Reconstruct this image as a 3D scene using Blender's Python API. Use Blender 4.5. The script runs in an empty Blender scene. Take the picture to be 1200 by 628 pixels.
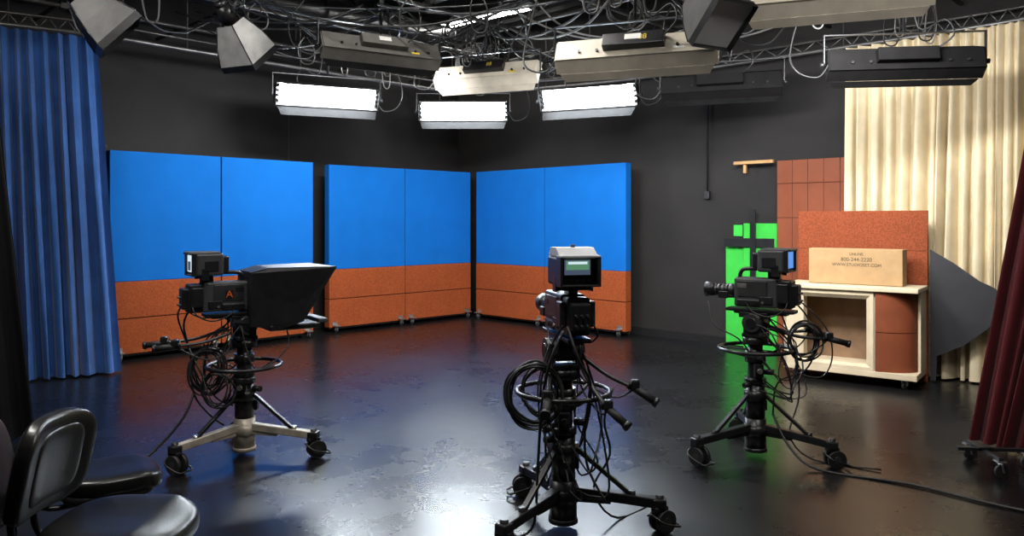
import bpy, bmesh, math, random
from mathutils import Vector, Matrix, Euler
random.seed(7)
V=Vector
D=math.radians
sc=bpy.context.scene
col=sc.collection
try:
    sc.view_settings.view_transform='Standard'
    sc.view_settings.look='None'
except Exception as e: print(e)

# ---------------------------------------------------------------- materials
MATS={}
def mat(name,base,rough=0.5,metal=0.0,var=0.15,scale=8.0,bump=0.0,bscale=None,rvar=0.0,emit=None,es=0,spec=0.5,coat=0,sheen=0):
    if name in MATS: return MATS[name]
    m=bpy.data.materials.new(name); m.use_nodes=True
    nt=m.node_tree; N=nt.nodes; L=nt.links
    b=N['Principled BSDF']
    b.inputs['Metallic'].default_value=metal
    b.inputs['Roughness'].default_value=rough
    b.inputs['Specular IOR Level'].default_value=spec
    b.inputs['Coat Weight'].default_value=coat
    b.inputs['Sheen Weight'].default_value=sheen
    tc=N.new('ShaderNodeTexCoord')
    nz=N.new('ShaderNodeTexNoise'); nz.inputs['Scale'].default_value=scale; nz.inputs['Detail'].default_value=5
    L.new(tc.outputs['Object'],nz.inputs['Vector'])
    cr=N.new('ShaderNodeValToRGB')
    cr.color_ramp.elements[0].position=0.3; cr.color_ramp.elements[1].position=0.7
    cr.color_ramp.elements[0].color=tuple(max(0,c*(1-var)) for c in base)+(1,)
    cr.color_ramp.elements[1].color=tuple(min(1,c*(1+var)) for c in base)+(1,)
    L.new(nz.outputs['Fac'],cr.inputs['Fac']); L.new(cr.outputs['Color'],b.inputs['Base Color'])
    if rvar:
        mr=N.new('ShaderNodeMapRange'); mr.inputs['To Min'].default_value=max(0,rough-rvar); mr.inputs['To Max'].default_value=rough+rvar
        mr.inputs['From Min'].default_value=0.3; mr.inputs['From Max'].default_value=0.7
        L.new(nz.outputs['Fac'],mr.inputs['Value']); L.new(mr.outputs['Result'],b.inputs['Roughness'])
    if bump:
        n2=N.new('ShaderNodeTexNoise'); n2.inputs['Scale'].default_value=bscale or scale*6; n2.inputs['Detail'].default_value=3
        L.new(tc.outputs['Object'],n2.inputs['Vector'])
        bp=N.new('ShaderNodeBump'); bp.inputs['Strength'].default_value=bump; bp.inputs['Distance'].default_value=0.01
        L.new(n2.outputs['Fac'],bp.inputs['Height']); L.new(bp.outputs['Normal'],b.inputs['Normal'])
    if emit:
        b.inputs['Emission Color'].default_value=tuple(emit)+(1,); b.inputs['Emission Strength'].default_value=es
    MATS[name]=m; return m

BLK=mat('black_plastic',(.012,.012,.013),.38,var=.3,scale=20)
BLK2=mat('black_rubber',(.010,.010,.010),.6,var=.3)
BLKM=mat('black_painted_metal',(.018,.018,.019),.32,metal=.3,var=.3,bump=.05,bscale=150)
GRYP=mat('grey_camera_plastic',(.06,.061,.065),.45,var=.2,bump=.05,bscale=200)
DGRY=mat('dark_grey_metal',(.07,.07,.072),.38,metal=.6,var=.3)
SILV=mat('silver_metal',(.55,.54,.52),.32,metal=.9,var=.15)
ALU=mat('worn_cream_metal',(.44,.39,.32),.45,metal=.3,var=.25,scale=14)
LGRY=mat('light_grey_plastic',(.52,.53,.55),.4,var=.1)
BEIGE=mat('fixture_beige_paint',(.58,.52,.42),.5,var=.12)
FGREY=mat('fixture_grey_paint',(.105,.10,.09),.5,var=.2)
FDARK=mat('fixture_black_paint',(.008,.0075,.0075),.75,var=.2,spec=.06)
LABEL=mat('label_white',(.75,.74,.7),.5,var=.05)
ORANGE=mat('orange_paint',(.8,.14,.02),.5,var=.05)
REFL=mat('white_reflector',(.8,.8,.8),.4,var=.03)
TUBE=mat('lit_fluorescent_tube',(1,1,1),.5,var=0,emit=(.84,.93,1.0),es=150)
STRIP=mat('ceiling_strip_tube',(1,1,1),.5,var=0,emit=(1,.98,.92),es=36)
TUBEOFF=mat('unlit_fluorescent_tube',(.6,.6,.6),.3,var=.05)
SCRW=mat('screen_white_glow',(.1,.1,.1),.3,var=0,emit=(.75,.9,1),es=.9)
SCRG=mat('screen_green_glow',(.02,.06,.04),.3,var=0,emit=(.25,.62,.35),es=.4)
SCRB=mat('screen_blue_glow',(.02,.02,.1),.3,var=0,emit=(.1,.35,1),es=.8)
SCRK=mat('screen_dark_glow',(.02,.02,.02),.2,var=0,emit=(.12,.16,.25),es=.5)
GLASS=mat('lens_glass',(.01,.012,.03),.05,var=0,coat=1)
LEATH=mat('black_leather',(.010,.0095,.0095),.31,var=.25,scale=30,bump=.06,bscale=120,spec=.38)
CABLE=mat('black_cable_rubber',(.012,.012,.012),.5,var=.2)
WALLM=mat('wall_black_paint',(.0155,.0138,.0130),.75,var=.2,scale=1.5,bump=.15,bscale=60,spec=.3)
CEILM=mat('ceiling_black_deck',(.009,.009,.009),.8,var=.3,scale=2)
PIPE=mat('grid_pipe_metal',(.09,.085,.08),.4,metal=.6,var=.35,scale=6)
PIPEL=mat('curtain_track_metal',(.18,.175,.17),.4,metal=.7,var=.2,scale=6)
CABLEG=mat('grey_cable_sheath',(.16,.155,.15),.5,var=.2)
BASEB=mat('baseboard_vinyl_black',(.012,.012,.012),.35,var=.2)
BLUEC=mat('blue_curtain_velour',(.026,.092,.29),.85,var=.18,scale=5,bump=.1,bscale=120,sheen=.25,spec=.2)
CREAMC=mat('cream_curtain_muslin',(.62,.52,.345),.85,var=.1,scale=5,bump=.1,bscale=150,spec=.2)
REDC=mat('dark_red_curtain_velour',(.06,.004,.006),.85,var=.2,scale=5,sheen=.05,spec=.2)
BLACKC=mat('black_curtain_velour',(.004,.004,.005),.9,var=.2,scale=5,spec=.1)
GREENP=mat('green_screen_paint',(.035,.40,.045),.7,var=.08,spec=.2)
WOODL=mat('light_plywood',(.56,.46,.31),.55,var=.12,scale=4,bump=.05)
WOODB=mat('bracket_wood',(.42,.22,.08),.5,var=.2)
CARD=mat('cardboard',(.37,.235,.115),.85,var=.08,scale=10,spec=.2)
INK=mat('printed_ink',(.05,.035,.02),.8,var=0)
GREYB=mat('grey_board_laminate',(.032,.032,.035),.45,var=.1)
SOFTB=mat('softbox_fabric_dark',(.045,.043,.04),.6,var=.3,bump=.3,bscale=25)
SOFTL=mat('softbox_fabric_silver',(.38,.38,.37),.5,var=.2,bump=.4,bscale=25)
YELL=mat('yellow_tag',(.7,.5,.05),.6,var=.05)

def fabric(name,base,scale,amt,dark=.6):
    m=mat(name,base,.85,var=.06,scale=3,bump=.35,bscale=220,spec=.15)
    nt=m.node_tree;N=nt.nodes;L=nt.links
    b=N['Principled BSDF']; src=b.inputs['Base Color'].links[0].from_socket
    tc=N.new('ShaderNodeTexCoord'); n=N.new('ShaderNodeTexNoise'); n.inputs['Scale'].default_value=scale; n.inputs['Detail'].default_value=4
    L.new(tc.outputs['Object'],n.inputs['Vector'])
    cr=N.new('ShaderNodeValToRGB'); cr.color_ramp.elements[0].position=.42; cr.color_ramp.elements[1].position=.56
    cr.color_ramp.elements[0].color=(dark,dark,dark,1); cr.color_ramp.elements[1].color=(1,1,1,1)
    L.new(n.outputs['Fac'],cr.inputs['Fac'])
    mx=N.new('ShaderNodeMix'); mx.data_type='RGBA'; mx.blend_type='MULTIPLY'; mx.inputs[0].default_value=amt
    L.new(src,mx.inputs[6]); L.new(cr.outputs['Color'],mx.inputs[7]); L.new(mx.outputs[2],b.inputs['Base Color'])
    return m
BLUEF=fabric('blue_flat_fabric',(.003,.120,.44),90,.3,.65)
ORNGF=fabric('orange_flat_cork',(.31,.068,.019),80,.6,.5)
REDB=fabric('red_brick_board',(.24,.058,.022),60,.6,.5)
WTILE=mat('red_wood_tile',(.185,.050,.021),.5,var=.14,scale=3,spec=.2)
GROOVE=mat('dark_groove',(.03,.009,.006),.8,var=.1)

def floor_mat():
    m=bpy.data.materials.new('floor_black_glossy_paint'); m.use_nodes=True
    nt=m.node_tree;N=nt.nodes;L=nt.links;b=N['Principled BSDF']
    tc=N.new('ShaderNodeTexCoord')
    n1=N.new('ShaderNodeTexNoise'); n1.inputs['Scale'].default_value=.7; n1.inputs['Detail'].default_value=6; n1.inputs['Roughness'].default_value=.55
    n2=N.new('ShaderNodeTexNoise'); n2.inputs['Scale'].default_value=6; n2.inputs['Detail'].default_value=6; n2.inputs['Roughness'].default_value=.5
    n3=N.new('ShaderNodeTexNoise'); n3.inputs['Scale'].default_value=3; n3.inputs['Detail'].default_value=9; n3.inputs['Roughness'].default_value=.62
    for n in (n1,n2,n3): L.new(tc.outputs['Object'],n.inputs['Vector'])
    cr=N.new('ShaderNodeValToRGB'); cr.color_ramp.elements[0].position=.3; cr.color_ramp.elements[1].position=.75
    cr.color_ramp.elements[0].color=(.003,.003,.0034,1); cr.color_ramp.elements[1].color=(.009,.009,.0097,1)
    L.new(n1.outputs['Fac'],cr.inputs['Fac']); L.new(cr.outputs['Color'],b.inputs['Base Color'])
    ad=N.new('ShaderNodeMath'); ad.operation='ADD'; L.new(n1.outputs['Fac'],ad.inputs[0]); L.new(n3.outputs['Fac'],ad.inputs[1])
    mr=N.new('ShaderNodeMapRange'); mr.inputs['From Min'].default_value=.65; mr.inputs['From Max'].default_value=1.35
    mr.inputs['To Min'].default_value=.225; mr.inputs['To Max'].default_value=.345
    L.new(ad.outputs[0],mr.inputs['Value']); L.new(mr.outputs['Result'],b.inputs['Roughness'])
    bp=N.new('ShaderNodeBump'); bp.inputs['Strength'].default_value=.025; bp.inputs['Distance'].default_value=.02
    L.new(n2.outputs['Fac'],bp.inputs['Height']); L.new(bp.outputs['Normal'],b.inputs['Normal'])
    b.inputs['Specular IOR Level'].default_value=.6
    return m
FLOORM=floor_mat()

# ---------------------------------------------------------------- geometry kit
class Asm:
    def __init__(s,name,loc=(0,0,0),rz=0,single=False):
        s.name=name; s.M=Matrix.Translation(V(loc))@Matrix.Rotation(rz,4,'Z'); s.parts={}; s.T=Matrix.Identity(4); s.single=single; s.extra=[]
    def add(s,part,vs,fs,m,sm=False):
        p=s.parts.setdefault(part,dict(v=[],f=[],m=[],s=[],mats=[]))
        if m not in p['mats']: p['mats'].append(m)
        mi=p['mats'].index(m); o=len(p['v'])
        p['v']+= [tuple(s.T@V(v)) for v in vs]
        for i,f in enumerate(fs):
            p['f'].append([o+k for k in f]); p['m'].append(mi); p['s'].append(sm[i] if isinstance(sm,list) else sm)
    def box(s,part,c,sz,m,rot=(0,0,0),bev=0,seg=2,sm=False):
        bm=bmesh.new(); bmesh.ops.create_cube(bm,size=1)
        for v in bm.verts: v.co=V((v.co.x*sz[0],v.co.y*sz[1],v.co.z*sz[2]))
        if bev>0:
            bev=min(bev,min(sz)*.49)
            bmesh.ops.bevel(bm,geom=list(bm.edges),offset=bev,segments=seg,affect='EDGES',profile=.5)
        R=Matrix.Translation(V(c))@Euler(rot).to_matrix().to_4x4()
        bm.verts.ensure_lookup_table(); bm.verts.index_update()
        vs=[R@v.co for v in bm.verts]; fs=[[v.index for v in f.verts] for f in bm.faces]; bm.free()
        s.add(part,vs,fs,m,sm)
    def cyl(s,part,p1,p2,r,m,r2=None,n=20,caps=True):
        p1=V(p1);p2=V(p2); r2=r if r2 is None else r2
        q=(p2-p1).to_track_quat('Z','Y').to_matrix()
        vs=[];fs=[];sm=[]
        for (p,rr) in ((p1,r),(p2,r2)):
            for i in range(n):
                a=2*math.pi*i/n; vs.append(p+q@V((rr*math.cos(a),rr*math.sin(a),0)))
        for i in range(n):
            j=(i+1)%n; fs.append([i,j,n+j,n+i]); sm.append(True)
        if caps:
            fs.append(list(range(n))[::-1]); fs.append(list(range(n,2*n))); sm+=[False,False]
        s.add(part,vs,fs,m,sm)
    def bar(s,part,p1,p2,w,h,m,bev=0):
        p1=V(p1);p2=V(p2); d=p2-p1; L=d.length
        q=d.to_track_quat('Y','Z')
        e=q.to_euler(); s.box(part,(p1+p2)/2,(w,L,h),m,rot=e,bev=bev)
    def tube(s,part,pts,r,m,n=8,closed=False,sub=5):
        P=[V(p) for p in pts]
        if sub>1 and len(P)>2:
            Q=[];k=len(P); rng=range(k if closed else k-1)
            for i in rng:
                if closed: a,b,c,d=P[(i-1)%k],P[i],P[(i+1)%k],P[(i+2)%k]
                else: a,b,c,d=P[max(i-1,0)],P[i],P[i+1],P[min(i+2,k-1)]
                for t in range(sub):
                    t/=sub
                    Q.append(.5*((2*b)+(-a+c)*t+(2*a-5*b+4*c-d)*t*t+(-a+3*b-3*c+d)*t**3))
            if not closed: Q.append(P[-1])
            P=Q
        k=len(P); vs=[];fs=[]
        up=None
        for i in range(k):
            if closed: t=(P[(i+1)%k]-P[(i-1)%k])
            else: t=P[min(i+1,k-1)]-P[max(i-1,0)]
            if t.length<1e-9: t=V((0,0,1))
            t.normalize()
            if up is None:
                up=t.orthogonal().normalized()
            else:
                up=(up-t*up.dot(t))
                up = up.normalized() if up.length>1e-6 else t.orthogonal().normalized()
            sd=t.cross(up)
            for j in range(n):
                a=2*math.pi*j/n; vs.append(P[i]+up*(r*math.cos(a))+sd*(r*math.sin(a)))
        for i in range(k if closed else k-1):
            for j in range(n):
                i2=(i+1)%k
                fs.append([i*n+j,i*n+(j+1)%n,i2*n+(j+1)%n,i2*n+j])
        sm=[True]*len(fs)
        if not closed:
            fs.append(list(range(n))[::-1]); fs.append([(k-1)*n+j for j in range(n)]); sm+=[False,False]
        s.add(part,vs,fs,m,sm)
    def torus(s,part,c,R,r,m,axis='Z',n=40,k=8):
        c=V(c); pts=[]
        for i in range(n):
            a=2*math.pi*i/n; x,y=R*math.cos(a),R*math.sin(a)
            pts.append(c+(V((x,y,0)) if axis=='Z' else V((0,x,y)) if axis=='X' else V((x,0,y))))
        s.tube(part,pts,r,m,n=k,closed=True,sub=1)
    def ext(s,part,pts,vec,m):
        n=len(pts); vec=V(vec); vs=[V(p) for p in pts]+[V(p)+vec for p in pts]
        fs=[list(range(n))[::-1],list(range(n,2*n))]+[[i,(i+1)%n,n+(i+1)%n,n+i] for i in range(n)]
        s.add(part,vs,fs,m)
    def plate(s,part,a,b,c,d,t,m):
        a,b,c,d=map(V,(a,b,c,d)); nn=(b-a).cross(d-a).normalized()
        s.ext(part,[a,b,c,d],nn*t,m)
    def sell(s,part,c,h,m,e1=.4,e2=.55,rot=(0,0,0),nu=40,nv=20,fn=None):
        def sp(x,e): return math.copysign(abs(x)**e,x)
        R=Matrix.Translation(V(c))@Euler(rot).to_matrix().to_4x4()
        vs=[];fs=[]
        for j in range(nv+1):
            ph=-math.pi/2+math.pi*j/nv
            for i in range(nu):
                th=2*math.pi*i/nu
                p=V((h[0]*sp(math.cos(ph),e1)*sp(math.cos(th),e2),h[1]*sp(math.cos(ph),e1)*sp(math.sin(th),e2),h[2]*sp(math.sin(ph),e1)))
                if fn: p=fn(p)
                vs.append(R@p)
        for j in range(nv):
            for i in range(nu):
                i2=(i+1)%nu; fs.append([j*nu+i,j*nu+i2,(j+1)*nu+i2,(j+1)*nu+i])
        s.add(part,vs,fs,m,True)
    def text(s,part,body,size,c,rot,m):
        s.extra.append((part,body,size,s.T@V(c),rot,m))
    def done(s):
        def mk(nm,p):
            me=bpy.data.meshes.new(nm); me.from_pydata(p['v'],[],p['f'])
            for m in p['mats']: me.materials.append(m)
            me.polygons.foreach_set('material_index',p['m']); me.polygons.foreach_set('use_smooth',p['s'])
            me.update()
            bm=bmesh.new(); bm.from_mesh(me); bmesh.ops.recalc_face_normals(bm,faces=bm.faces); bm.to_mesh(me); bm.free()
            o=bpy.data.objects.new(nm,me); col.objects.link(o); return o
        if s.single:
            o=mk(s.name,list(s.parts.values())[0]); o.matrix_world=s.M; s.root=o; return o
        r=bpy.data.objects.new(s.name,None); r.empty_display_size=.2; col.objects.link(r); r.matrix_world=s.M; s.root=r
        for k,p in s.parts.items():
            o=mk(k,p); o.parent=r
        for (k,body,size,c,rot,m) in s.extra:
            cu=bpy.data.curves.new(k,'FONT'); cu.body=body; cu.size=size; cu.extrude=.0006; cu.align_x='CENTER'; cu.align_y='CENTER'
            cu.materials.append(m); o=bpy.data.objects.new(k,cu); col.objects.link(o); o.parent=r; o.location=c; o.rotation_euler=rot
        return r

def area(name,M,sx,sy,power,color=(1,1,1),parent=None,spread=180):
    l=bpy.data.lights.new(name,'AREA'); l.shape='RECTANGLE'; l.size=sx; l.size_y=sy; l.energy=power; l.color=color; l.spread=D(spread)
    o=bpy.data.objects.new(name,l); col.objects.link(o)
    o.matrix_world=M
    if parent:
        o.parent=parent; o.matrix_parent_inverse=parent.matrix_world.inverted()
    return o

# ---------------------------------------------------------------- room shell (square studio seen towards a corner)
P0=V((-.95,13.6,0)); RA=math.atan2(-.6966,.7175); LR=12.5; HC=5.1
def room(name,c,sz,m):
    a=Asm(name,P0,RA,single=True); a.box('m',c,sz,m); return a.done()
room('floor',(LR/2,-LR/2,-.05),(LR+.4,LR+.4,.1),FLOORM)
room('ceiling',(LR/2,-LR/2,HC+.05),(LR+.4,LR+.4,.1),CEILM)
room('wall_left',(-.075,-LR/2,HC/2),(.15,LR+.3,HC),WALLM)
room('wall_right',(LR/2,.075,HC/2),(LR,.15,HC),WALLM)
room('wall_back',(LR/2,-LR-.075,HC/2),(LR,.15,HC),WALLM)
room('wall_side',(LR+.075,-LR/2,HC/2),(.15,LR+.3,HC),WALLM)
room('baseboard_right',(LR/2,-.008,.05),(LR-.03,.014,.1),BASEB)
room('baseboard_left',(.008,-LR/2,.05),(.014,LR-.03,.1),BASEB)

# ceiling structure
a=Asm('ceiling_joists',P0,RA)
for k in range(8):
    w=-.8-1.5*k
    for z in (4.62,5.02): a.box('chords',(LR/2,w,z),(LR-.1,.07,.06),BLK)
    n=24
    for i in range(n):
        x0=.1+i*(LR-.2)/n; x1=.1+(i+1)*(LR-.2)/n
        z0,z1=(4.64,5.0) if i%2 else (5.0,4.64)
        a.cyl('webs',(x0,w,z0),(x1,w,z1),.014,BLK,n=6)
a.done()
a=Asm('ventilation_duct',P0,RA)
a.cyl('duct',(1.3,-12,4.35),(1.3,-.3,4.35),.2,BLKM,n=28)
for i in range(9): a.torus('duct_collars',(1.3,-1-1.3*i,4.35),.205,.012,DGRY,axis='Y')
for i in range(5): a.cyl('duct_hangers',(1.3,-1-2.5*i,4.54),(1.3,-1-2.5*i,5.1),.01,DGRY,n=6)
a.done()
a=Asm('lighting_grid',P0,RA)
GZ=3.86
gu=[1.2+1.35*i for i in range(8)]
for u in gu: a.cyl('pipes_long',(u,-LR+.1,GZ),(u,-.15,GZ),.024,PIPE,n=10)
for w in gu: a.cyl('pipes_cross',(.15,-w,GZ+.05),(LR-.1,-w,GZ+.05),.024,PIPE,n=10)
for u in gu[::2]:
    for w in gu[::2]:
        a.cyl('hanger_rods',(u,-w,GZ),(u,-w,4.62),.008,PIPE,n=6)
        a.box('clamps',(u,-w,GZ+.03),(.07,.07,.12),BLKM)
a.done()
# curtain track
trk=[(-6.4,6.7),(-5.7,7.2),(-5.0,7.62),(-4.3,8.1),(-3.7,8.75),(-2.7,9.8),(-1.9,10.65),(-1.35,11.2),(-.85,11.55),(-.2,11.62),(.5,11.25),(1.6,10.6),(2.6,9.7),(3.72,8.62),(4.4,7.97),(4.95,7.38),(5.2,6.8),(5.1,6.2),(4.7,5.8),(4.2,5.6)]
a=Asm('curtain_track')
a.tube('rail',[(x,y,3.56) for x,y in trk],.022,PIPEL)
a.tube('upper_rail',[(x,y,3.68) for x,y in trk],.014,PIPE)
for i,(x,y) in enumerate(trk):
    a.cyl('hangers',(x,y,3.56),(x,y,5.05),.008,PIPE,n=6)
def lerp2(p,q,t): return (p[0]+(q[0]-p[0])*t,p[1]+(q[1]-p[1])*t)
for i in list(range(0,3))+list(range(12,len(trk)-1)):
    for t in range(10):
        x,y=lerp2(trk[i],trk[i+1],t/10); x2,y2=lerp2(trk[i],trk[i+1],(t+1)/10)
        a.cyl('ladder_web',(x,y,3.57 if t%2 else 3.68),(x2,y2,3.68 if t%2 else 3.57),.006,PIPEL,n=5)
a.done()
# curtains
def curtain(name,top,bot,ztop,folds,amp,m,zb=.02,seed=1):
    rnd=random.Random(seed)
    def path(pts,t):
        n=len(pts)-1; s=min(t*n,n-1e-6); i=int(s); return lerp2(pts[i],pts[i+1],s-i)
    nu=folds*12; nv=26
    wd=[rnd.uniform(.5,1.5) for _ in range(folds)]; S=sum(wd); ed=[0]
    for x in wd: ed.append(ed[-1]+x/S)
    ph=[rnd.uniform(-1.2,1.2) for _ in range(folds+2)]; am=[rnd.uniform(.45,1.3)  for _ in range(folds+2)]
    dr=[rnd.uniform(-1,1) for _ in range(folds+2)]
    vs=[];fs=[]
    for j in range(nv+1):
        t=j/nv
        for i in range(nu+1):
            u=i/nu
            i0=folds-1
            for q_ in range(folds):
                if u<=ed[q_+1]: i0=q_; break
            fr=(u-ed[i0])/(ed[i0+1]-ed[i0]); k=i0+fr
            sf=fr*fr*(3-2*fr)
            phs=ph[i0]*(1-sf)+ph[i0+1]*sf; A=am[i0]*(1-sf)+am[i0+1]*sf; dd=dr[i0]*(1-sf)+dr[i0+1]*sf
            p=path(top,u); q=path(bot,u)
            x=p[0]+(q[0]-p[0])*t; y=p[1]+(q[1]-p[1])*t
            e=.02
            p1=path(top,max(0,u-e)); p2=path(top,min(1,u+e)); tx,ty=p2[0]-p1[0],p2[1]-p1[1]; l=math.hypot(tx,ty) or 1
            nx,ny=ty/l,-tx/l
            edge=min(1,8*u,8*(1-u))
            s_=math.sin(2*math.pi*k+phs*(.3+1.1*t)+.5*math.sin(2.2*t+i0*1.7)*t)
            s2=math.sin(4.1*math.pi*k+2*phs+3*t)*.28*(1-.6*t)
            d=amp*A*(.6+.6*t)*(s_+s2)
            d2=amp*(.45*math.cos(4*math.pi*k+phs)*(.3+.5*t)+.8*dd*t*edge)
            vs.append((x+nx*d+tx/l*d2*.5,y+ny*d+ty/l*d2*.5,ztop+(zb-ztop)*t))
    for j in range(nv):
        for i in range(nu):
            o=j*(nu+1)+i; fs.append([o,o+1,o+nu+2,o+nu+1])
    a=Asm(name,single=True); a.add('m',vs,fs,m,True); return a.done()
curtain('blue_curtain',[(-6.3,6.78),(-5.7,7.2),(-5.0,7.62),(-4.36,8.06)],[(-6.3,6.78),(-5.6,7.22),(-4.9,7.66),(-4.14,8.12)],3.53,21,.07,BLUEC,seed=3)
curtain('cream_curtain',[(3.72,8.57),(4.4,7.90),(4.93,7.33)],[(3.70,8.57),(4.35,7.90),(4.9,7.37)],3.53,15,.09,CREAMC,seed=5)
curtain('red_curtain',[(4.0,5.62),(4.3,5.2),(4.5,4.6)],[(3.36,5.62),(3.52,5.25),(3.85,4.6)],3.53,9,.06,REDC,seed=8)
curtain('black_curtain',[(-4.6,5.2),(-4.15,5.45),(-4.0,5.8)],[(-4.5,5.0),(-3.8,5.3),(-3.56,5.75)],3.53,8,.05,BLACKC,seed=9)

# ---------------------------------------------------------------- set flats
def caster(a,part,x,y,r,m_f=SILV,m_w=BLK2,ang=0,zt=None):
    zt=zt or r*2.3
    c,s_=math.cos(ang),math.sin(ang)
    for k in (-1,1):
        ox,oy=-s_*r*.45*k,c*r*.45*k
        a.bar(part,(x+ox,y+oy,zt),(x+ox+c*r*.3,y+oy+s_*r*.3,r*.9),r*.5,r*.12,m_f)
    a.box(part,(x,y,zt),(r*1.3,r*1.3,r*.2),m_f,rot=(0,0,ang))
    a.cyl(part,(x+c*r*.3+s_*r*.28,y+s_*r*.3-c*r*.28,r),(x+c*r*.3-s_*r*.28,y+s_*r*.3+c*r*.28,r),r,m_w,n=18)
def flat(pl,ang,w,H=2.42):
    a=Asm('studio_set_flat',(pl[0],pl[1],0),ang); t=.13; zs=.91; g=.007
    a.box('blue_fabric_panel',(w/2,t/2,(zs+H)/2),(w-g*2,t,H-zs),BLUEF,bev=.008)
    a.box('lower_cork_panel',(w/2,t/2-.004,(.07+.478)/2),(w-g*2,t,.408-.004),ORNGF,bev=.005)
    a.box('upper_cork_panel',(w/2,t/2-.004,(.485+zs)/2),(w-g*2,t,zs-.485-.002),ORNGF,bev=.005)
    a.box('core',(w/2,t/2+.01,H/2+.03),(w-g*2-.03,t-.03,H-.12),BLK)
    a.box('green_back_panel',(w/2,t+.006,H/2+.03),(w-.05,.012,H-.1),GREENP)
    a.box('base_rail',(w/2,t/2,.062),(w-.06,t-.04,.03),BLK)
    for x in (.10,w-.10):
        for y in (-.055,t+.045):
            a.box('caster_brackets',(x,y*.9,.1),(.08,.085,.014),SILV)
            a.box('caster_brackets',(x,-.008 if y<0 else t+.018,.125),(.08,.006,.05),SILV)
            caster(a,'casters',x,y,.040,m_w=DGRY,ang=D(90))
    return a.done()
def group(p,q):
    ang=math.atan2(q[1]-p[1],q[0]-p[0]); L=math.hypot(q[0]-p[0],q[1]-p[1])
    flat(p,ang,L/2); m=((p[0]+q[0])/2,(p[1]+q[1])/2); flat(m,ang,L/2)
group((-4.58,8.73),(-2.75,10.64)); group((-2.63,11.02),(-.69,12.88)); group((-.60,12.77),(1.58,10.63))

# ---------------------------------------------------------------- right side set pieces
pl=V((3.21,9.30,0)); ang=math.atan2(-.97,1)
a=Asm('wood_tile_wall_panel',pl,ang)
a.box('backing',(.47,.04,1.17),(.94,.04,2.34),GROOVE)
nx=5
for i in range(nx):
    zz=[0.02,.55,1.1,1.65,2.06,2.34]
    for j in range(len(zz)-1):
        a.box('tiles',(.094+.188*i,.014,(zz[j]+zz[j+1])/2),(.184,.03,zz[j+1]-zz[j]-.005),WTILE,bev=.002)
a.done()
a=Asm('wooden_wall_bracket',(2.93,9.62,2.34),ang)
a.box('rail',(.1,0,0),(.52,.045,.04),WOODB,bev=.004)
a.box('post',(-.02,.02,-.06),(.035,.04,.14),WOODB,bev=.004)
a.box('wall_mount',(-.02,.10,0),(.05,.20,.03),WOODB,bev=.004)
a.done()
a=Asm('green_screen_board',(2.72,9.84,0),ang)
a.box('lower_board',(.19,.05,.66),(.38,.02,1.26),GREENP,bev=.002)
a.box('upper_board',(.48,.02,.80),(.44,.02,1.56),GREENP,bev=.002)
a.box('black_post',(.40,-.02,.88),(.07,.02,1.76),BLKM,bev=.002)
a.box('black_crossbar',(.34,-.01,1.34),(.66,.02,.11),BLKM,bev=.002)
a.box('black_side_post',(.205,0,1.50),(.09,.02,.2),BLKM,bev=.002)
a.box('green_tab',(.20,-.012,1.49),(.12,.01,.14),GREENP)
a.box('feet',(.3,.03,.01),(.6,.12,.02),BLKM)
a.done()
ca=math.atan2(-.75,.99)
a=Asm('red_brick_set_panel',(3.13,8.40,0),ca)
a.box('board_lower',(.63,.02,.66),(1.26,.045,1.30),REDB,bev=.004)
a.box('board_upper',(.63,.02,1.515),(1.26,.045,.405),REDB,bev=.004)
a.box('back_frame',(.63,.055,.86),(1.2,.03,1.66),WOODL)
a.done()
a=Asm('news_desk_cart',(2.82,7.97,0),ca)
W,DD,H=1.24,.5,.97
a.box('base',(W/2,DD/2,.125),(W,DD,.06),WOODL,bev=.006)
a.box('top',(W/2,DD/2-.01,.95),(W+.03,DD+.04,.045),WOODL,bev=.008)
a.box('left_side',(.015,DD/2,.54),(.03,DD,.8),WOODL)
a.box('right_side',(W-.0125,DD/2+.1,.54),(.025,DD-.2,.8),WOODL)
a.box('back_board',(.45,DD-.03,.54),(.86,.03,.8),mat('desk_inner_wood',(.20,.115,.06),.6,var=.2))
a.box('inner_floor',(.45,DD/2,.17),(.82,DD-.05,.03),WOODL)
x0,x1,z0,z1=.05,.86,.155,.93
ox0,ox1,oz0,oz1=.19,.79,.21,.845
def fr(o,i,y0,y1,part):
    (X0,X1,Z0,Z1),(U0,U1,W0,W1)=o,i
    qs=[[(X0,y0,Z0),(X1,y0,Z0),(U1,y1,W0),(U0,y1,W0)],[(X1,y0,Z0),(X1,y0,Z1),(U1,y1,W1),(U1,y1,W0)],[(X1,y0,Z1),(X0,y0,Z1),(U0,y1,W1),(U1,y1,W1)],[(X0,y0,Z1),(X0,y0,Z0),(U0,y1,W0),(U0,y1,W1)]]
    for q in qs: a.add(part,q,[[0,1,2,3]],WOODL)
fr((0,x1,z0,z1),(.10,.83,.185,.885),0,-.0,'front_frame')
fr((.10,.83,.185,.885),(ox0,ox1,oz0,oz1),0,.035,'front_frame')
fr((ox0,ox1,oz0,oz1),(ox0,ox1,oz0,oz1),.035,.16,'frame_reveal')
a.box('divider',(.865,DD/2,.54),(.03,DD-.04,.78),WOODL)
n=20
def arc(t): 
    th=math.pi/2*t
    return (.88+.335*math.sin(th), .0+.24*(1-math.cos(th)))
for (za,zb) in ((.155,.532),(.538,.93)):
    for i in range(n):
        p,q=arc(i/n),arc((i+1)/n)
        a.add('curved_tiles',[(p[0],p[1],za),(q[0],q[1],za),(q[0],q[1],zb),(p[0],p[1],zb)],[[0,1,2,3]],WTILE,True)
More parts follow.
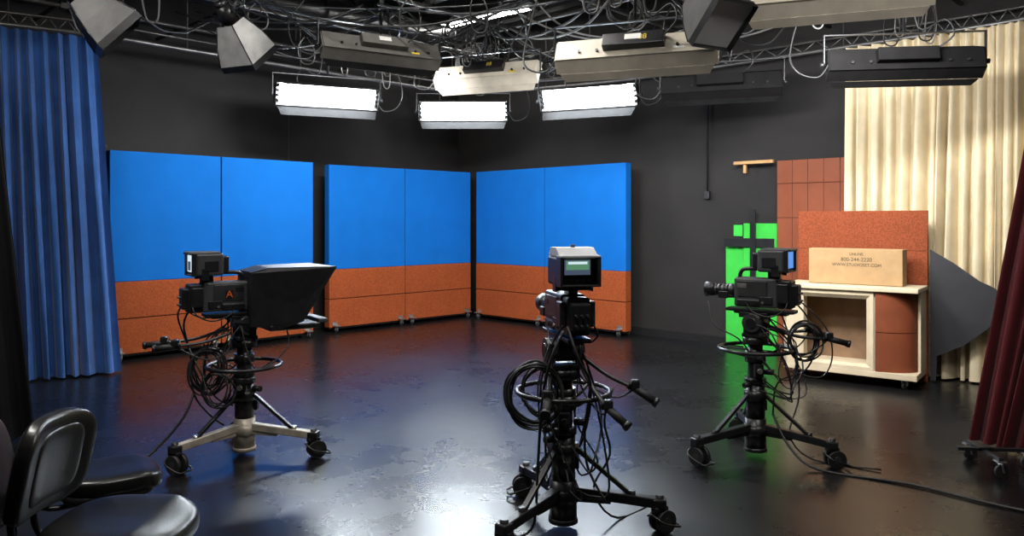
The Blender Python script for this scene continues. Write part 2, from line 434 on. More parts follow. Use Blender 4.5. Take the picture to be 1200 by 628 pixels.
for i in range(n):
    p,q=arc(i/n),arc((i+1)/n)
    a.add('curved_backing',[(p[0]-.005,p[1]+.006,.155),(q[0]-.005,q[1]+.006,.155),(q[0]-.005,q[1]+.006,.93),(p[0]-.005,p[1]+.006,.93)],[[0,1,2,3]],GROOVE,True)
for x in (.1,W-.12):
    for y in (.06,DD-.08): caster(a,'casters',x,y,.042,ang=D(70),zt=.092)
a.done()
a=Asm('cardboard_box',(2.82+.20*.797+.14*.604,7.97-.20*.604+.14*.797,.974),ca)
a.box('carton',(.45,.12,.18),(.88,.22,.355),CARD,bev=.004)
a.box('tape',(.45,.12,.3585),(.88,.05,.002),mat('packing_tape',(.42,.28,.15),.3,var=.05))
for i,(t,sz) in enumerate((('UHLINE',.038),('800-244-2220',.052),('WWW.STUDIOSET.COM',.042))):
    a.text('print_line_%d'%(i+1),t,sz,(.47,.0085,.305-.054*i),(D(90),0,0),INK)
a.done()
# grey table-top: straight tapering edges with a rounded nose
a=Asm('grey_table_top_board',(4.17,7.66,0),D(-30))
pts=[(0,0,.02),(0,0,1.33),(.20,0,1.20),(.42,0,1.03)]
for i in range(9):
    t=55-i*14; pts.append((.455+.165*math.cos(D(t)),0,.80+.20*math.sin(D(t))))
pts+=[(.50,0,.58),(.30,0,.40),(.06,0,.27),(.05,0,.02)]
a.ext('board',pts,(0,.025,0),GREYB)
a.done()
a=Asm('rolling_stand',(3.18,5.02,0),D(-4))
a.bar('foot_bar',(-.26,0,.125),(.2,.0,.12),.03,.022,BLKM,bev=.003)
a.bar('cross_bar',(-.1,-.22,.12),(-.1,.2,.12),.03,.02,BLKM,bev=.003)
a.box('foot_plate',(-.1,0,.14),(.09,.09,.012),BLKM,bev=.003)
for p in ((-.1,-.2),(-.1,.18),(.17,.0)): caster(a,'casters',p[0],p[1],.042,zt=.105)
a.done()

# ---------------------------------------------------------------- pedestal cameras
def coil(a,part,c,R,n,axis,r,m,jit=.25,rnd=random):
    c=V(c); pts=[]
    for i in range(n*9):
        t=2*math.pi*i/9; RR=R*(1+jit*math.sin(i*.37+1.3)*rnd.uniform(.3,1)); 
        x=RR*math.cos(t); y=RR*1.15*math.sin(t); o=rnd.uniform(-.025,.025)
        pts.append(c+axis[0]*x+axis[1]*y+axis[2]*(o+.03*math.sin(i*.21)))
    a.tube(part,pts,r,m,n=6,sub=4)
def grip(a,part,p,q,r=.02):
    p=V(p);q=V(q); a.cyl(part,p,q,r,BLK2,n=14); d=(q-p).normalized()
    a.cyl(part,q,q+d*.02,r*1.25,BLK,n=14); a.cyl(part,p-d*.015,p,r*1.3,BLKM,n=14)
def pedestal(name,loc,legang,head,zr,z0,legm,style,handles,colm):
    a=Asm(name,(loc[0],loc[1],0))
    rl=.50
    for k in range(3):
        an=D(legang+120*k); c,s_=math.cos(an),math.sin(an)
        P=lambda r,z,o=0:(r*c-o*s_,r*s_+o*c,z)
        a.bar('leg_%d'%(k+1),P(.05,.20),P(rl,.155),.055,.05,legm,bev=.006)
        a.bar('leg_%d'%(k+1),P(.05,.165),P(.25,.16),.04,.04,legm,bev=.005)
        a.bar('brace_%d'%(k+1),P(.07,.42),P(.36,.185),.03,.022,BLKM,bev=.003)
        a.cyl('brace_%d'%(k+1),P(.36,.16),P(.36,.215),.018,SILV if legm is ALU else BLKM,n=10)
        a.box('leg_%d'%(k+1),P(rl,.155),(.07,.07,.05),BLKM,rot=(0,0,an),bev=.01)
        ca_=an+D(40+30*k); cx,cy=rl*c,rl*s_
        a.cyl('caster_%d'%(k+1),(cx,cy,.115),(cx,cy,.2),.022,BLKM,n=12)
        dx,dy=math.cos(ca_),math.sin(ca_); sx,sy=-dy,dx
        for o in (-.028,.028):
            a.cyl('caster_%d'%(k+1),(cx+dx*.02+sx*(o-.012),cy+dy*.02+sy*(o-.012),.062),(cx+dx*.02+sx*(o+.012),cy+dy*.02+sy*(o+.012),.062),.06,BLK2,n=24)
            a.cyl('caster_%d'%(k+1),(cx+dx*.02+sx*(o-.0135),cy+dy*.02+sy*(o-.0135),.062),(cx+dx*.02+sx*(o+.0135),cy+dy*.02+sy*(o+.0135),.062),.025,DGRY,n=16)
        a.box('caster_%d'%(k+1),(cx,cy,.125),(.085,.05,.03),BLKM,rot=(0,0,ca_),bev=.008)
        a.tube('caster_guard_%d'%(k+1),[(cx+dx*.095+sx*.05,cy+dy*.095+sy*.05,.03),(cx+dx*.11,cy+dy*.11,.03),(cx+dx*.095-sx*.05,cy+dy*.095-sy*.05,.03),(cx-dx*.02-sx*.06,cy-dy*.02-sy*.06,.07),(cx-dx*.05,cy-dy*.05,.1),(cx-dx*.02+sx*.06,cy-dy*.02+sy*.06,.07)],.006,BLKM,closed=True)
    a.cyl('column_base',(0,0,.045),(0,0,.26),.072,colm,n=32)
    a.cyl('column_base',(0,0,.035),(0,0,.06),.078,BLKM if colm is BLKM else colm,n=32)
    a.cyl('column_base',(0,0,.14),(0,0,.21),.085,legm,n=6)
    a.cyl('column_outer',(0,0,.26),(0,0,.5),.064,BLKM,n=32)
    a.cyl('column_outer',(0,0,.38),(0,0,.45),.08,BLKM,n=6)
    a.cyl('column_inner',(0,0,.5),(0,0,z0-.25),.05,DGRY if style=='A' else BLKM,n=32)
    a.cyl('column_inner',(0,0,.5),(0,0,.54),.072,BLKM,n=32)
    a.cyl('column_inner',(0,0,z0-.36),(0,0,z0-.3),.066,BLKM,n=32)
    a.torus('steering_ring',(0,0,zr),.245,.013,BLKM,n=56,k=10)
    for k in range(3):
        an=D(legang+60+120*k); a.tube('ring_spokes',[(.05*math.cos(an),.05*math.sin(an),zr-.06),(.16*math.cos(an),.16*math.sin(an),zr-.04),(.245*math.cos(an),.245*math.sin(an),zr)],.01,BLKM)
    a.cyl('ring_hub',(0,0,zr-.09),(0,0,zr-.02),.07,BLKM,n=24)
    a.cyl('lock_knobs',(.06,0,zr-.16),(.12,-.03,zr-.16),.02,BLK,n=12)
    a.cyl('lock_knobs',(-.05,-.04,zr-.24),(-.10,-.07,zr-.24),.018,BLK,n=12)
    a.box('column_fittings',(.0,-.07,zr-.14),(.06,.04,.09),BLKM,bev=.006)
    a.box('column_fittings',(.06,.03,.34),(.05,.05,.07),BLKM,bev=.006)
    a.cyl('column_fittings',(0,-.09,zr-.14),(0,-.105,zr-.14),.018,SILV if style!='B' else DGRY,n=12)
    a.T=Matrix.Rotation(D(head),4,'Z')
    a.cyl('pan_head',(0,0,z0-.25),(0,0,z0-.2),.085,BLKM,n=32)
    a.box('pan_head',(0,0,z0-.185),(.17,.14,.03),BLKM,bev=.008)
    for x in (-.075,.075): a.box('pan_head',(x,0,z0-.12),(.02,.12,.13),BLKM,bev=.008)
    a.cyl('tilt_drum',(-.1,0,z0-.1),(.1,0,z0-.1),.062,DGRY,n=32)
    a.cyl('tilt_drum',(-.108,0,z0-.1),(.108,0,z0-.1),.035,BLKM,n=24)
    a.box('tilt_drum',(0,0,z0-.05),(.11,.2,.04),BLKM,bev=.006)
    a.box('camera_plate',(0,-.04,z0-.018),(.12,.46,.022),BLKM,bev=.004)
    a.box('camera_plate',(0,-.04,z0-.035),(.08,.36,.02),DGRY,bev=.003)
    yo=-.14 if style=='A' else -.02
    body=BLK if style=='B' else GRYP
    a.box('camera_body',(0,yo,z0+.105),(.13,.30,.20),body,bev=.014)
    a.box('camera_body',(0,yo+.05,z0+.035),(.14,.16,.05),BLK,bev=.01)
    a.box('camera_body',(0,yo-.19,z0+.1),(.12,.09,.19),BLK,bev=.01)
    a.box('camera_body',(0,yo-.25,z0+.1),(.10,.05,.14),BLKM,bev=.01)
    for sd in (-1,1):
        a.box('side_panels',(sd*.067,yo+.02,z0+.13),(.008,.2,.11),DGRY,bev=.003)
        a.box('side_panels',(sd*.069,yo-.07,z0+.055),(.01,.09,.05),BLK,bev=.003)
        for j in range(4): a.cyl('side_knobs',(sd*.066,yo-.1+.05*j,z0+.04),(sd*.078,yo-.1+.05*j,z0+.04),.009,SILV if j==1 else BLK,n=10)
        a.box('side_panels',(sd*.07,yo+.09,z0+.15),(.006,.06,.03),SILV if style=='C' else BLK,bev=.001)
        a.box('side_module',(sd*.078,yo-.185,z0+.11),(.03,.075,.13),BLK,bev=.008)
        a.tube('side_cable',[(sd*.08,yo-.22,z0+.06),(sd*.11,yo-.2,z0+.0),(sd*.10,yo-.1,z0-.05),(sd*.08,yo+.02,z0-.02),(sd*.07,yo+.06,z0+.04)],.005,CABLE)
    for j in range(6): a.cyl('rear_connectors',(-.03+.03*(j%3),yo-.275,z0+.06+.05*(j//3)),(-.03+.03*(j%3),yo-.290,z0+.06+.05*(j//3)),.007,DGRY,n=10)
    a.tube('top_handle',[(0,yo+.13,z0+.2),(0,yo+.11,z0+.255),(0,yo+.03,z0+.265),(0,yo-.08,z0+.26),(0,yo-.1,z0+.2)],.014,BLK,n=10)
    y1=yo+.15
    a.cyl('lens',(0,y1,z0+.11),(0,y1+.05,z0+.11),.042,BLK,n=28)
    a.cyl('lens',(0,y1+.05,z0+.11),(0,y1+.15,z0+.11),.037,BLK,n=28)
    for j in range(4): a.cyl('lens_rings',(0,y1+.055+.027*j,z0+.11),(0,y1+.07+.027*j,z0+.11),.041,DGRY if j%2 else BLKM,n=28)
    a.cyl('lens',(0,y1+.15,z0+.11),(0,y1+.22,z0+.11),.042,BLK,r2=.054,n=28)
    a.cyl('lens_glass',(0,y1+.2,z0+.11),(0,y1+.222,z0+.11),.045,GLASS,n=28)
    a.box('zoom_servo',(.055,y1+.08,z0+.10),(.05,.12,.1),BLK,bev=.015)
    a.box('zoom_servo',(-.05,y1+.08,z0+.08),(.02,.07,.05),BLK,bev=.006)
    vy=yo-.14; vz=z0+.325
    top=LGRY if style=='B' else GRYP
    a.box('viewfinder_bracket',(0,vy+.03,z0+.225),(.05,.08,.06),BLKM,bev=.006)
    a.cyl('viewfinder_bracket',(-.09,vy,z0+.235),(.09,vy,z0+.235),.012,BLKM,n=12)
    for x in (-.095,.095): a.box('viewfinder_bracket',(x,vy,z0+.26),(.012,.05,.08),BLKM,bev=.003)
    a.box('viewfinder',(0,vy+.03,vz),(.20,.18,.15),GRYP if style!='B' else BLK,bev=.015)
    a.box('viewfinder',(0,vy+.0,vz+.075),(.19,.2,.02),top,bev=.009)
    a.box('viewfinder',(0,vy+.13,vz),(.15,.06,.11),BLK,bev=.012)
    if style!='B':
        a.box('viewfinder_side_detail',(.103,vy+.04,vz-.01),(.006,.09,.07),BLK,bev=.002)
        a.box('viewfinder_side_detail',(-.103,vy+.04,vz-.01),(.006,.09,.07),BLK,bev=.002)
    yb=vy-.06; hd=.075 if style=='B' else .03
    for (c,sz) in (((0,yb-hd*.4,vz+.076),(.21,hd,.012)),((0,yb-hd*.4,vz-.07),(.21,hd,.010)),((-.1,yb-hd*.4,vz),(.012,hd,.15)),((.1,yb-hd*.4,vz),(.012,hd,.15))):
        a.box('viewfinder_hood',c,sz,top if c[2]>vz+.05 else BLK,bev=.003)
    a.box('viewfinder_bezel',(0,yb-.005,vz),(.19,.01,.14),BLK)
    if style=='B':
        a.box('viewfinder_screen',(0.0,yb-.012,vz+.02),(.135,.004,.075),SCRK)
        a.box('viewfinder_screen_band',(0,yb-.0155,vz+.03),(.12,.002,.045),SCRG)
        a.box('viewfinder_screen_bar',(0,yb-.0175,vz+.042),(.10,.002,.012),SCRW)
        a.ext('viewfinder_crown',[(-.10,yb-.03,vz+.08),(-.10,vy+.09,vz+.08),(-.10,vy+.06,vz+.118),(-.10,vy-.03,vz+.118)],(.20,0,0),LGRY)
        a.cyl('tally_lamp',(0,vy+.0,vz+.115),(0,vy+.0,vz+.133),.012,BLK)
        for k in range(5): a.cyl('viewfinder_buttons',(-.06+.03*k,yb-.01,vz-.045),(-.06+.03*k,yb-.018,vz-.045),.006,DGRY,n=10)
    else:
        a.box('viewfinder_screen',(0,yb-.012,vz+.006),(.155,.004,.11),{'A':SCRW,'C':SCRB}[style])
    if style=='A':
        a.box('screen_detail',(-.02,yb-.0155,vz-.01),(.07,.002,.06),SCRK)
        a.box('logo_plate',(.0725,yo+.02,z0+.12),(.003,.05,.06),BLK)
        a.text('channel_letter','A',.07,(.0755,yo+.02,z0+.12),(D(90),0,D(head+90)),ORANGE)
        hb,hf=.0,.56
        zt0,zt1=z0+.26,z0+.29; zb0,zb1=z0-.10,z0-.02
        wb,wf=.16,.27
        side=lambda sg:[(sg*wb,hb,zb0),(sg*wb*1.1,.2,zb0-.03),(sg*(wb+.06),.34,zb0+.02),(sg*wf,hf,zt1),(sg*wb*1.1,.12,zt0+.03),(sg*wb,hb,zt0)]
        for sg in (-1,1): a.ext('prompter_hood',side(sg),(sg*.006,0,0),BLK)
        a.plate('prompter_hood',(-wb,hb,zt0),(wb,hb,zt0),(wb*1.1,.12,zt0+.03),(-wb*1.1,.12,zt0+.03),.006,BLK)
        a.plate('prompter_hood',(-wb*1.1,.12,zt0+.03),(wb*1.1,.12,zt0+.03),(wf,hf,zt1),(-wf,hf,zt1),.006,BLK)
        for c,sz in (((-.11,.003,z0+.08),(.1,.006,.36)),((.11,.003,z0+.08),(.1,.006,.36)),((0,.003,z0+.22),(.2,.006,.1)),((0,.003,z0-.03),(.2,.006,.12))): a.box('prompter_back',c,sz,BLK)
        a.plate('prompter_glass',(-.15,.06,z0+.26),(.15,.06,z0+.26),(.15,.34,z0-.06),(-.15,.34,z0-.06),.004,GLASS)
        a.box('prompter_monitor',(0,.30,z0-.12),(.36,.36,.04),BLKM,bev=.008)
        a.box('prompter_monitor',(0,.50,z0-.09),(.36,.07,.03),GRYP,bev=.008)
        for x in (-.1,.1): a.bar('prompter_rails',(x,-.1,z0-.06),(x,.4,z0-.13),.02,.02,DGRY)
    a.T=Matrix.Identity(4)
    for i,(p,q,g) in enumerate(handles):
        p=V(p);q=V(q); mid=(p+q)/2+V((0,0,-.02)); a.tube('pan_bar_%d'%(i+1),[p,mid,q],.011,DGRY)
        d=(V(g)).normalized(); grip(a,'pan_grip_%d'%(i+1),q-d*.02,q+d*.115)
        a.box('zoom_control_%d'%(i+1),q+V((0,0,.02)),(.045,.045,.05),BLK,bev=.01)
        a.tube('pan_bar_cable_%d'%(i+1),[q,(p+q)/2+V((.03,-.03,-.13)),p+V((0,-.03,-.10)),p+V((0,0,.1))],.005,CABLE)
    return a
def mess(a,cx,cy,z0,z1,r,n,seed):
    rn=random.Random(seed)
    for i in range(n):
        t=rn.uniform(0,2*math.pi); t2=t+rn.uniform(-1.2,1.2)
        ra=rn.uniform(.06,.12); rb=rn.uniform(.7,1.15)*r
        zl=z0+rn.uniform(0,.25)*(z1-z0); zm=(z0+z1)/2+rn.uniform(-.1,.1)
        a.tube('loose_cables',[(ra*math.cos(t),ra*math.sin(t),z1-rn.uniform(0,.12)),(cx+rb*math.cos(t)*.8,cy+rb*math.sin(t)*.8,zm+.08),(cx+rb*math.cos(t2),cy+rb*math.sin(t2),zl+.08),(cx+.6*rb*math.cos(t2+.3),cy+.6*rb*math.sin(t2+.3),zl),(.06*math.cos(t2),.06*math.sin(t2),zl+rn.uniform(.02,.2))],rn.choice((.004,.0055,.0065)),CABLE,n=6)
X,Y,Z=V((1,0,0)),V((0,1,0)),V((0,0,1))
rr=random.Random(4)
a=pedestal('studio_pedestal_camera',(-1.85,5.31),-8,-55,.62,1.0,ALU,'A',[((-.1,-.05,.88),(-.50,-.12,.79),(-1,-.1,-.12)),((-.05,-.12,.86),(-.34,-.32,.80),(-1,-.3,-.1))],ALU)
coil(a,'cable_coil',(-.22,-.08,.60),.12,7,(X*.8+Y*.3,Z,Y),.0065,CABLE,rnd=rr)
coil(a,'cable_coil_low',(-.13,-.15,.48),.10,4,(X,Z,Y),.006,CABLE,rnd=rr)
mess(a,-.1,-.05,.35,.95,.2,9,11)
a.tube('body_cables',[(-.28,-.18,1.05),(-.36,-.14,.92),(-.33,-.1,.7),(-.30,-.12,.45),(-.2,-.1,.3),(-.12,-.06,.22)],.007,CABLE)
a.tube('body_cables',[(-.26,-.2,1.1),(-.39,-.16,1.0),(-.36,-.1,.8),(-.26,-.14,.62),(-.16,-.1,.42),(-.05,-.08,.36)],.006,CABLE)
a.tube('prompter_cable',[(.25,.1,.9),(.3,.0,.75),(.18,-.12,.62),(.1,-.16,.66),(.02,-.12,.9)],.005,CABLE)
a.tube('trailing_cable',[(-.30,-.12,.45),(-.34,-.2,.3),(-.48,-.3,.12),(-.62,-.45,.012),(-.85,-.7,.01),(-1.3,-.9,.01),(-2.0,-.8,.01)],.009,CABLE)
a.done()
a=pedestal('studio_pedestal_camera',(.27,4.05),-8,14,.72,1.04,BLKM,'B',[((.08,-.02,.92),(.36,-.12,.76),(.7,-.3,-.45)),((.08,-.1,.88),(.20,-.3,.70),(.5,-.4,-.4)),((-.07,-.1,.9),(-.10,-.36,.76),(-.1,-.8,-.3))],BLKM)
coil(a,'cable_coil',(-.16,-.18,.74),.13,8,(X,Z,Y),.0065,CABLE,jit=.2,rnd=rr)
coil(a,'cable_coil_back',(-.1,.1,.7),.11,4,(X,Z,Y),.006,CABLE,rnd=rr)
mess(a,0,-.05,.15,.98,.22,12,5)
a.tube('body_cables',[(.0,-.3,1.1),(.05,-.36,.95),(.12,-.24,.8),(.1,-.15,.55),(.12,-.1,.35),(.2,-.16,.2)],.007,CABLE)
a.tube('body_cables',[(-.02,-.3,1.08),(-.08,-.34,.95),(-.12,-.28,.75),(-.14,-.2,.4),(-.16,-.2,.1),(-.24,-.16,.012)],.007,CABLE)
a.tube('body_cables',[(.25,-.1,.76),(.2,-.14,.6),(.24,-.05,.4),(.16,.0,.2),(.3,.1,.012),(.6,.4,.012)],.006,CABLE)
for k in range(3): a.cyl('drop_knobs',(-.06+.04*k,-.09,.56-.09*k),(-.1+.05*k,-.14,.55-.09*k),.017,BLK,n=12)
a.done()
a=pedestal('studio_pedestal_camera',(1.68,5.30),-35,55,.735,1.02,BLKM,'C',[((.08,-.06,.88),(.46,-.12,.82),(1,-.2,-.25)),((.1,.05,.88),(.38,.0,.86),(1,-.3,-.35))],BLKM)
coil(a,'cable_coil',(.30,-.10,.80),.10,6,(X,Z,Y),.006,CABLE,rnd=rr)
mess(a,.12,-.05,.4,.95,.2,9,19)
a.tube('body_cables',[(.24,-.02,1.08),(.34,-.06,.95),(.38,-.08,.75),(.3,-.1,.6),(.12,-.1,.52),(.1,-.06,.3)],.006,CABLE)
a.tube('body_cables',[(.26,-.02,1.1),(.44,-.1,.9),(.48,-.12,.7),(.4,-.12,.56),(.2,-.1,.6)],.005,CABLE)
a.tube('body_cables',[(.2,.1,1.0),(.3,.1,.7),(.32,.05,.4),(.22,-.05,.15),(.35,-.15,.012),(.7,-.35,.012)],.006,CABLE)
a.tube('trailing_cable',[(.1,-.06,.3),(.16,-.2,.12),(.3,-.35,.012),(.75,-.62,.011),(1.1,-1.0,.011),(1.5,-1.25,.011),(2.2,-1.4,.011)],.009,CABLE)
a.tube('front_lens_cable',[(-.3,.1,1.05),(-.28,.0,.9),(-.15,-.1,.82),(-.05,-.1,.7)],.005,CABLE)
a.done()

# ---------------------------------------------------------------- chairs
def chair(loc,face,sc_=1.0,zs=.45,bh=.235):
    a=Asm('leather_office_chair',(loc[0],loc[1],0),D(face-90))
    k=sc_
    def seatf(p):
        p=p.copy(); p.z+= -.02*max(0,1-(p.x/.25)**2-(p.y/.25)**2) if p.z>0 else 0
        if p.y>.12: p.z-= (p.y-.12)*.25
        return p
    a.sell('seat_cushion',(0,.02,zs-.03),(.25*k,.25*k,.055),LEATH,e1=.5,e2=.66,fn=seatf,nu=64,nv=32)
    a.sell('seat_shell',(0,0,zs-.08),(.235*k,.23*k,.025),BLK,e1=.4,e2=.5)
    def bk(p):
        p=p.copy(); p.y+= .9*p.x*p.x
        if p.z>.08: p.x*=1-(p.z-.08)*.6
        return p
    zb=zs+.02+bh
    a.sell('back_cushion',(0,-.285*k,zb),(.23*k,.042,bh),LEATH,e1=.5,e2=.42,rot=(D(-12),0,0),fn=bk,nu=64,nv=32)
    a.sell('back_inner_pad',(0,-.262*k,zb),(.155*k,.030,bh*.74),LEATH,e1=.45,e2=.4,rot=(D(-12),0,0),fn=bk,nu=64,nv=32)
    for x in (-.07,.07): a.tube('back_support',[(x,-.05,zs-.11),(x,-.28*k,zs-.12),(x,-.36*k,zs-.04),(x,-.35*k,zs+.15)],.013,BLKM)
    a.box('under_mechanism',(0,-.02,zs-.13),(.16,.22,.04),BLKM,bev=.008)
    a.cyl('gas_lift',(0,0,.1),(0,0,zs-.12),.025,BLKM)
    a.cyl('base_hub',(0,0,.08),(0,0,.15),.045,BLK)
    for i in range(5):
        t=D(20+72*i); a.bar('star_base',(.03*math.cos(t),.03*math.sin(t),.12),(.27*math.cos(t),.27*math.sin(t),.085),.045,.03,BLK,bev=.006)
        caster(a,'casters',.27*math.cos(t),.27*math.sin(t),.028,m_f=BLK,ang=t+1)
    return a.done()
chair((-1.53,2.98),0,1.02,.465,.195)
chair((-1.94,3.68),35,.86,.43,.13)
chair((-2.29,2.90),180,1,.42,.21)

# ---------------------------------------------------------------- lighting fixtures
def flo(name,loc,yaw,tilt,lit,body,power=0,L=1.28,doors=True,label=True,black=False,spread=150):
    a=Asm(name,loc,D(yaw)); T=Matrix.Rotation(D(tilt),4,'X'); a.T=T
    h=L/2; yb=-.11; zb=.09; zo=.15; t=.006
    inner=REFL if not black else FGREY
    if lit: inner=FGREY
    a.plate('housing',(-h,yb,zb),(h,yb,zb),(h,0,zo),(-h,0,zo),t,body)
    a.plate('housing',(-h,yb,-zb),(h,yb,-zb),(h,0,-zo),(-h,0,-zo),t,body)
    a.box('housing_back',(0,yb-.004,0),(L,.012,zb*2+.01),body,bev=.003)
    for sg in (-1,1): a.ext('end_caps',[(sg*h,yb,-zb),(sg*h,yb,zb),(sg*h,0,zo),(sg*h,0,-zo)],(sg*.01,0,0),body)
    a.box('reflector',(0,yb+.012,0),(L-.04,.006,zb*2-.02),REFL if not black else FGREY)
    a.plate('reflector_wings',(-h+.01,yb+.01,zb-.01),(h-.01,yb+.01,zb-.01),(h-.01,-.004,zo-.012),(-h+.01,-.004,zo-.012),.002,inner)
    a.plate('reflector_wings',(-h+.01,yb+.01,-zb+.01),(h-.01,yb+.01,-zb+.01),(h-.01,-.004,-zo+.012),(-h+.01,-.004,-zo+.012),.002,inner)
    for z in (-.09,-.03,.03,.09):
        a.cyl('tubes',(-h+.05,-.05,z),(h-.05,-.05,z),.016,TUBE if lit else TUBEOFF,n=12)
        for sg in (-1,1): a.cyl('tube_sockets',(sg*(h-.05),-.05,z),(sg*(h-.01),-.05,z),.018,REFL if not lit else BLK,n=10)
    dm=BLKM if lit or body is not BEIGE else BEIGE
    if doors:
        for sg,ln,sl in ((1,.22,.03),(-1,.13 if lit else .07,.07 if lit else .03)):
            z1=sg*(zo+.005)
            a.plate('barn_doors',(-h+.02,.0,z1),(h-.02,.0,z1),(h-.06,ln,z1+sg*sl),(-h+.06,ln,z1+sg*sl),.004,FDARK if lit else dm)
    a.box('ballast_box',(0,yb-.045,.02),(.5,.08,.12),(FDARK if black else BLKM) if body is not FGREY else FGREY,bev=.008)
    if label: a.box('label',(.0,yb-.0865,.03),(.13,.003,.05),LABEL)
    if body is BEIGE: a.text('label_text','88',.07,(.08,yb-.0865,.02),(D(90+tilt),0,0),YELL)
    if not black: a.box('label_strip',(h*.55,yb-.0115,-.05),(.09,.003,.025),YELL if rr.random()<.5 else LABEL)
    for x in (-.45,-.3,.35,.5): a.cyl('back_knobs',(x,yb-.01,-.03),(x,yb-.03,-.03),.012,BLK,n=10)
    a.T=Matrix.Identity(4)
    top=.26
    for sg in (-1,1):
        a.box('yoke',(sg*(h+.03),-.05,top/2),(.008,.035,top),BLK)
        a.cyl('yoke_knobs',(sg*(h+.02),-.05,0),(sg*(h+.06),-.05,0),.022,BLK,n=12)
    a.box('yoke',(0,-.05,top),(L+.07,.035,.01),BLK)
    a.cyl('hanging_rod',(0,-.05,top),(0,-.05,GZ-loc[2]+.02),.014,BLKM,n=12)
    a.box('pipe_clamp',(0,-.05,GZ-loc[2]),(.05,.05,.12),BLKM,bev=.008)
    a.tube('power_cable',[V((.2,-.12,.08)),V((.35,-.2,.2)),V((.3,-.15,.35)),V((.1,-.1,.3)),V((.05,-.08,GZ-loc[2]))],.008,CABLE)
    a.tube('power_cable_drop',[V((-h,-.1,.0)),V((-h-.1,-.12,-.12)),V((-h-.28,-.1,-.05)),V((-h-.3,0,.2)),V((-h-.1,0,GZ-loc[2]))],.008,CABLE)
    a.done()
    if power:
        M=Matrix.Translation(V(loc))@Matrix.Rotation(D(yaw),4,'Z')@T@Matrix.Translation(V((0,-.01,0)))@Matrix.Rotation(D(90),4,'X')
        area('added_key_source',M,L-.1,.26,power,(.97,.98,1),a.root,spread)  # added area lamp in the unlit fixture's opening, brightens the set
    return a
FN='fluorescent_studio_light'
flo(FN,(-2.29,9.6,3.16),205,-24,True,FDARK)
flo(FN,(-.70,11.0,3.18),180,-22,True,FDARK)
flo(FN,(.93,9.6,3.15),155,-24,True,FDARK)
KP=122
flo(FN,(-1.38,8.0,3.36),32,-28,False,FGREY,KP)
flo(FN,(-.28,9.0,3.30),-22,-30,False,BEIGE,KP*.5,label=False)
flo(FN,(1.02,6.3,2.98),-20,-26,False,BEIGE,KP,L=1.3)
flo(FN,(2.34,8.6,3.12),-20,-12,False,FDARK,0,black=True,label=False)
flo(FN,(2.44,5.8,3.30),-20,-26,False,BEIGE,KP*.8,L=1.3)
flo(FN,(3.45,6.8,3.00),-8,-14,False,FDARK,KP*.12,black=True,label=False)

def softbox(loc,yaw,tilt,m,s_=.24):
    a=Asm('softbox_light',loc,D(yaw)); T=Matrix.Rotation(D(tilt),4,'X'); a.T=T
    b=.09
    B=[(-b,-.2,-b),(b,-.2,-b),(b,-.2,b),(-b,-.2,b)]; F=[(-s_,.14,-s_),(s_,.14,-s_),(s_,.14,s_),(-s_,.14,s_)]
    for i in range(4):
        j=(i+1)%4
        pm=[V(B[i])*.5+V(F[i])*.5,V(B[j])*.5+V(F[j])*.5]
        pm=[V((p.x*1.08,p.y,p.z*1.08)) for p in pm]
        a.add('fabric_sides',[B[i],B[j],pm[1],pm[0],F[j],F[i]],[[0,1,2,3],[3,2,4,5]],m)
        a.cyl('ribs',B[i],pm[0],.006,BLKM,n=6); a.cyl('ribs',pm[0],F[i],.006,BLKM,n=6)
        F2=[V(f)+V((0,.06,0)) for f in F]
        a.add('front_lip',[F[i],F[j],F2[j],F2[i]],[[0,1,2,3]],BLKM)
    a.add('diffuser',[(x*.98,.15,z*.98) for x,y,z in F],[[0,1,2,3]],mat('softbox_diffuser',(.6,.6,.6),.6,var=.05))
    a.cyl('lamp_head',(0,-.2,0),(0,-.36,0),.07,BLKM,n=20)
    a.cyl('lamp_head',(0,-.36,0),(0,-.4,0),.05,DGRY,n=20)
    a.T=Matrix.Identity(4)
    for sg in (-1,1): a.tube('yoke',[T@V((sg*.085,-.28,0)),T@V((sg*.1,-.26,0))+V((0,0,.12)),V((sg*.05,0,.33)),V((0,0,.36))],.009,BLKM)
    a.cyl('hanging_rod',(0,0,.36),(0,0,GZ-loc[2]+.02),.014,BLKM,n=10)
    a.box('pipe_clamp',(0,0,GZ-loc[2]),(.05,.05,.12),BLKM,bev=.008)
    a.tube('power_cable',[T@V((0,-.38,0)),T@V((.05,-.45,0))+V((0,0,.1)),V((.12,-.1,.3)),V((.03,0,GZ-loc[2]))],.007,CABLE)
    a.done()
softbox((-3.27,6.1,3.22),-60,-42,SOFTB,.20)
softbox((-2.47,7.0,3.24),-25,-50,SOFTL,.19)
softbox((1.45,5.6,3.14),-150,-45,SOFTB,.19)

def strip(p,q,z=4.55):
    p=V((p[0],p[1],z));q=V((q[0],q[1],z)); d=(q-p); L=d.length; an=math.atan2(d.y,d.x)
    a=Asm('ceiling_strip_light',(p+q)/2,an)
    a.box('housing',(0,0,.045),(L+.06,.14,.05),LGRY,bev=.006)
    for y in (-.035,.035): a.cyl('tubes',(-L/2,y,0),(L/2,y,0),.018,STRIP,n=12)
    for sg in (-1,1):
        a.box('end_brackets',(sg*(L/2+.015),0,.01),(.03,.12,.07),LGRY)
        a.cyl('hangers',(sg*L*.35,0,.06),(sg*L*.35,0,HC-z),.006,PIPE,n=6)
    a.done()
    return an
strip((-1.04,11.66),(.26,10.6)); strip((-1.94,12.5),(-1.33,12.0))
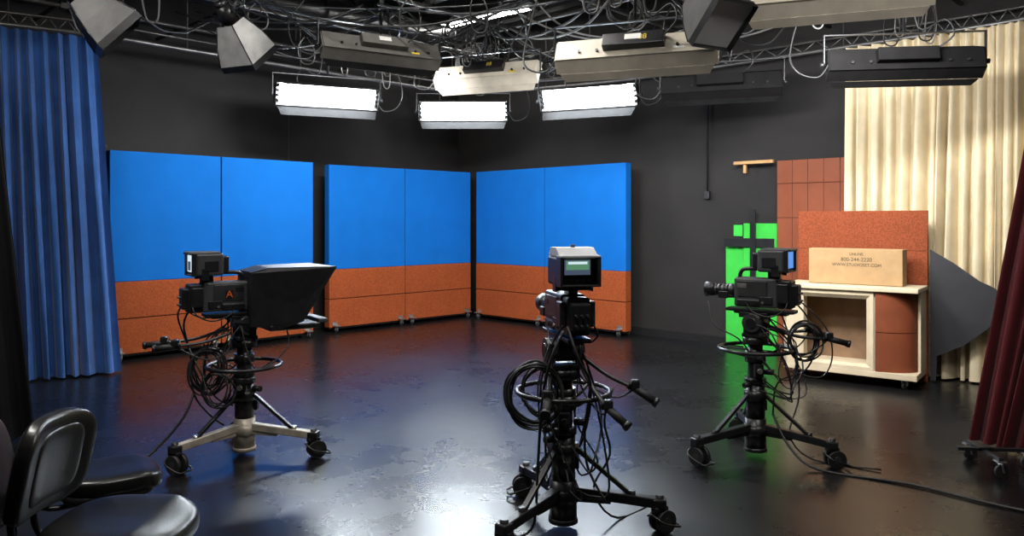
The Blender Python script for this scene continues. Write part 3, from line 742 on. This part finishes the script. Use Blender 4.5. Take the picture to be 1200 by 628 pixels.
# added unseen strip lights, with area lamps, for front fill over the studio
for (x,y,pw) in ((-3.2,4.2,115),(-.3,2.6,65),(2.6,3.4,65),(-.5,6.2,65)):
    an=strip((x-.6,y+.5),(x+.6,y-.5),4.5)
    M=Matrix.Translation(V((x,y,4.47)))@Matrix.Rotation(an,4,'Z')
    area('added_fill_source',M,1.4,.18,pw,(1,.97,.93))

# ---------------------------------------------------------------- hanging cables on the grid
a=Asm('hanging_grid_cables')
rc=random.Random(21)
nodes=[(-2.29,9.6),(-.70,11.0),(.93,9.6),(-1.38,8.0),(-.28,9.0),(1.02,7.0),(2.34,8.6),(2.6,7.0),(3.45,7.2),(-2.6,7.6),(-3.3,7.0),(0,7.8),(.3,10.4),(-1.6,10.2),(1.6,8.0),(-4.0,7.4),(3.9,7.8),(-3.4,8.4),(2.0,9.6)]
for i in range(130):
    p=rc.choice(nodes); q=rc.choice(nodes)
    if p==q or math.hypot(p[0]-q[0],p[1]-q[1])>3.0: continue
    A_=V((p[0]+rc.uniform(-.3,.3),p[1]+rc.uniform(-.3,.3),GZ-.02)); B_=V((q[0]+rc.uniform(-.3,.3),q[1]+rc.uniform(-.3,.3),GZ-.02))
    sag=rc.uniform(.05,.38); pts=[]
    for k in range(7):
        t=k/6; pp=A_.lerp(B_,t); pp.z-=sag*4*t*(1-t); pp+=V((rc.uniform(-.04,.04),rc.uniform(-.04,.04),0)); pts.append(pp)
    a.tube('cables',pts,rc.choice((.008,.010,.013)),rc.choice((CABLE,CABLE,DGRY,CABLEG)),n=6,sub=3)
for i in range(56):
    p=rc.choice(nodes); c=V((p[0]+rc.uniform(-.35,.35),p[1]+rc.uniform(-.35,.35),GZ))
    d=rc.uniform(.2,.5); w=rc.uniform(.04,.12)
    a.tube('loops',[c,c+V((w,0,-d*.5)),c+V((w*.7,.03,-d)),c+V((-w*.7,.05,-d*.95)),c+V((-w,0,-d*.4)),c+V((-.02,0,0))],.008,rc.choice((CABLE,PIPE,CABLEG)),n=6)
for cx,cy,cz,m_ in ((-.42,9.6,3.66,CABLEG),(-.22,9.4,3.62,CABLE),(-.5,9.3,3.55,CABLEG),(-.6,8.6,3.74,CABLE),(1.1,7.6,3.7,CABLE)):
    coil(a,'cable_bundles',(cx,cy,cz),.15,6,(X,Z*.9+Y*.3,Y),.008,m_,jit=.3,rnd=rc)
a.done()
a=Asm('wall_drop_cable'); 
a.tube('cable',[(-3.2,11.0,3.5),(-3.2,11.0,2.2),(-3.19,11.01,.9)],.006,CABLE,sub=1)
a.done()
a=Asm('wall_conduit',P0,RA); a.cyl('pipe',(4.95,-.03,2.0),(4.95,-.03,HC),.012,BLKM,n=10); a.box('junction_box',(4.95,-.035,1.95),(.07,.06,.10),BLK,bev=.005); a.done()

# ---------------------------------------------------------------- world + camera
w=bpy.data.worlds.new('World'); sc.world=w; w.use_nodes=True
w.node_tree.nodes['Background'].inputs['Color'].default_value=(.02,.022,.025,1); w.node_tree.nodes['Background'].inputs['Strength'].default_value=.3
cam=bpy.data.cameras.new('camera'); co=bpy.data.objects.new('camera',cam); col.objects.link(co)
co.location=(0,0,1.62); co.rotation_euler=(D(90),0,0); cam.sensor_width=36; cam.lens=27; cam.shift_y=-56/1200; cam.clip_start=.05
sc.camera=co
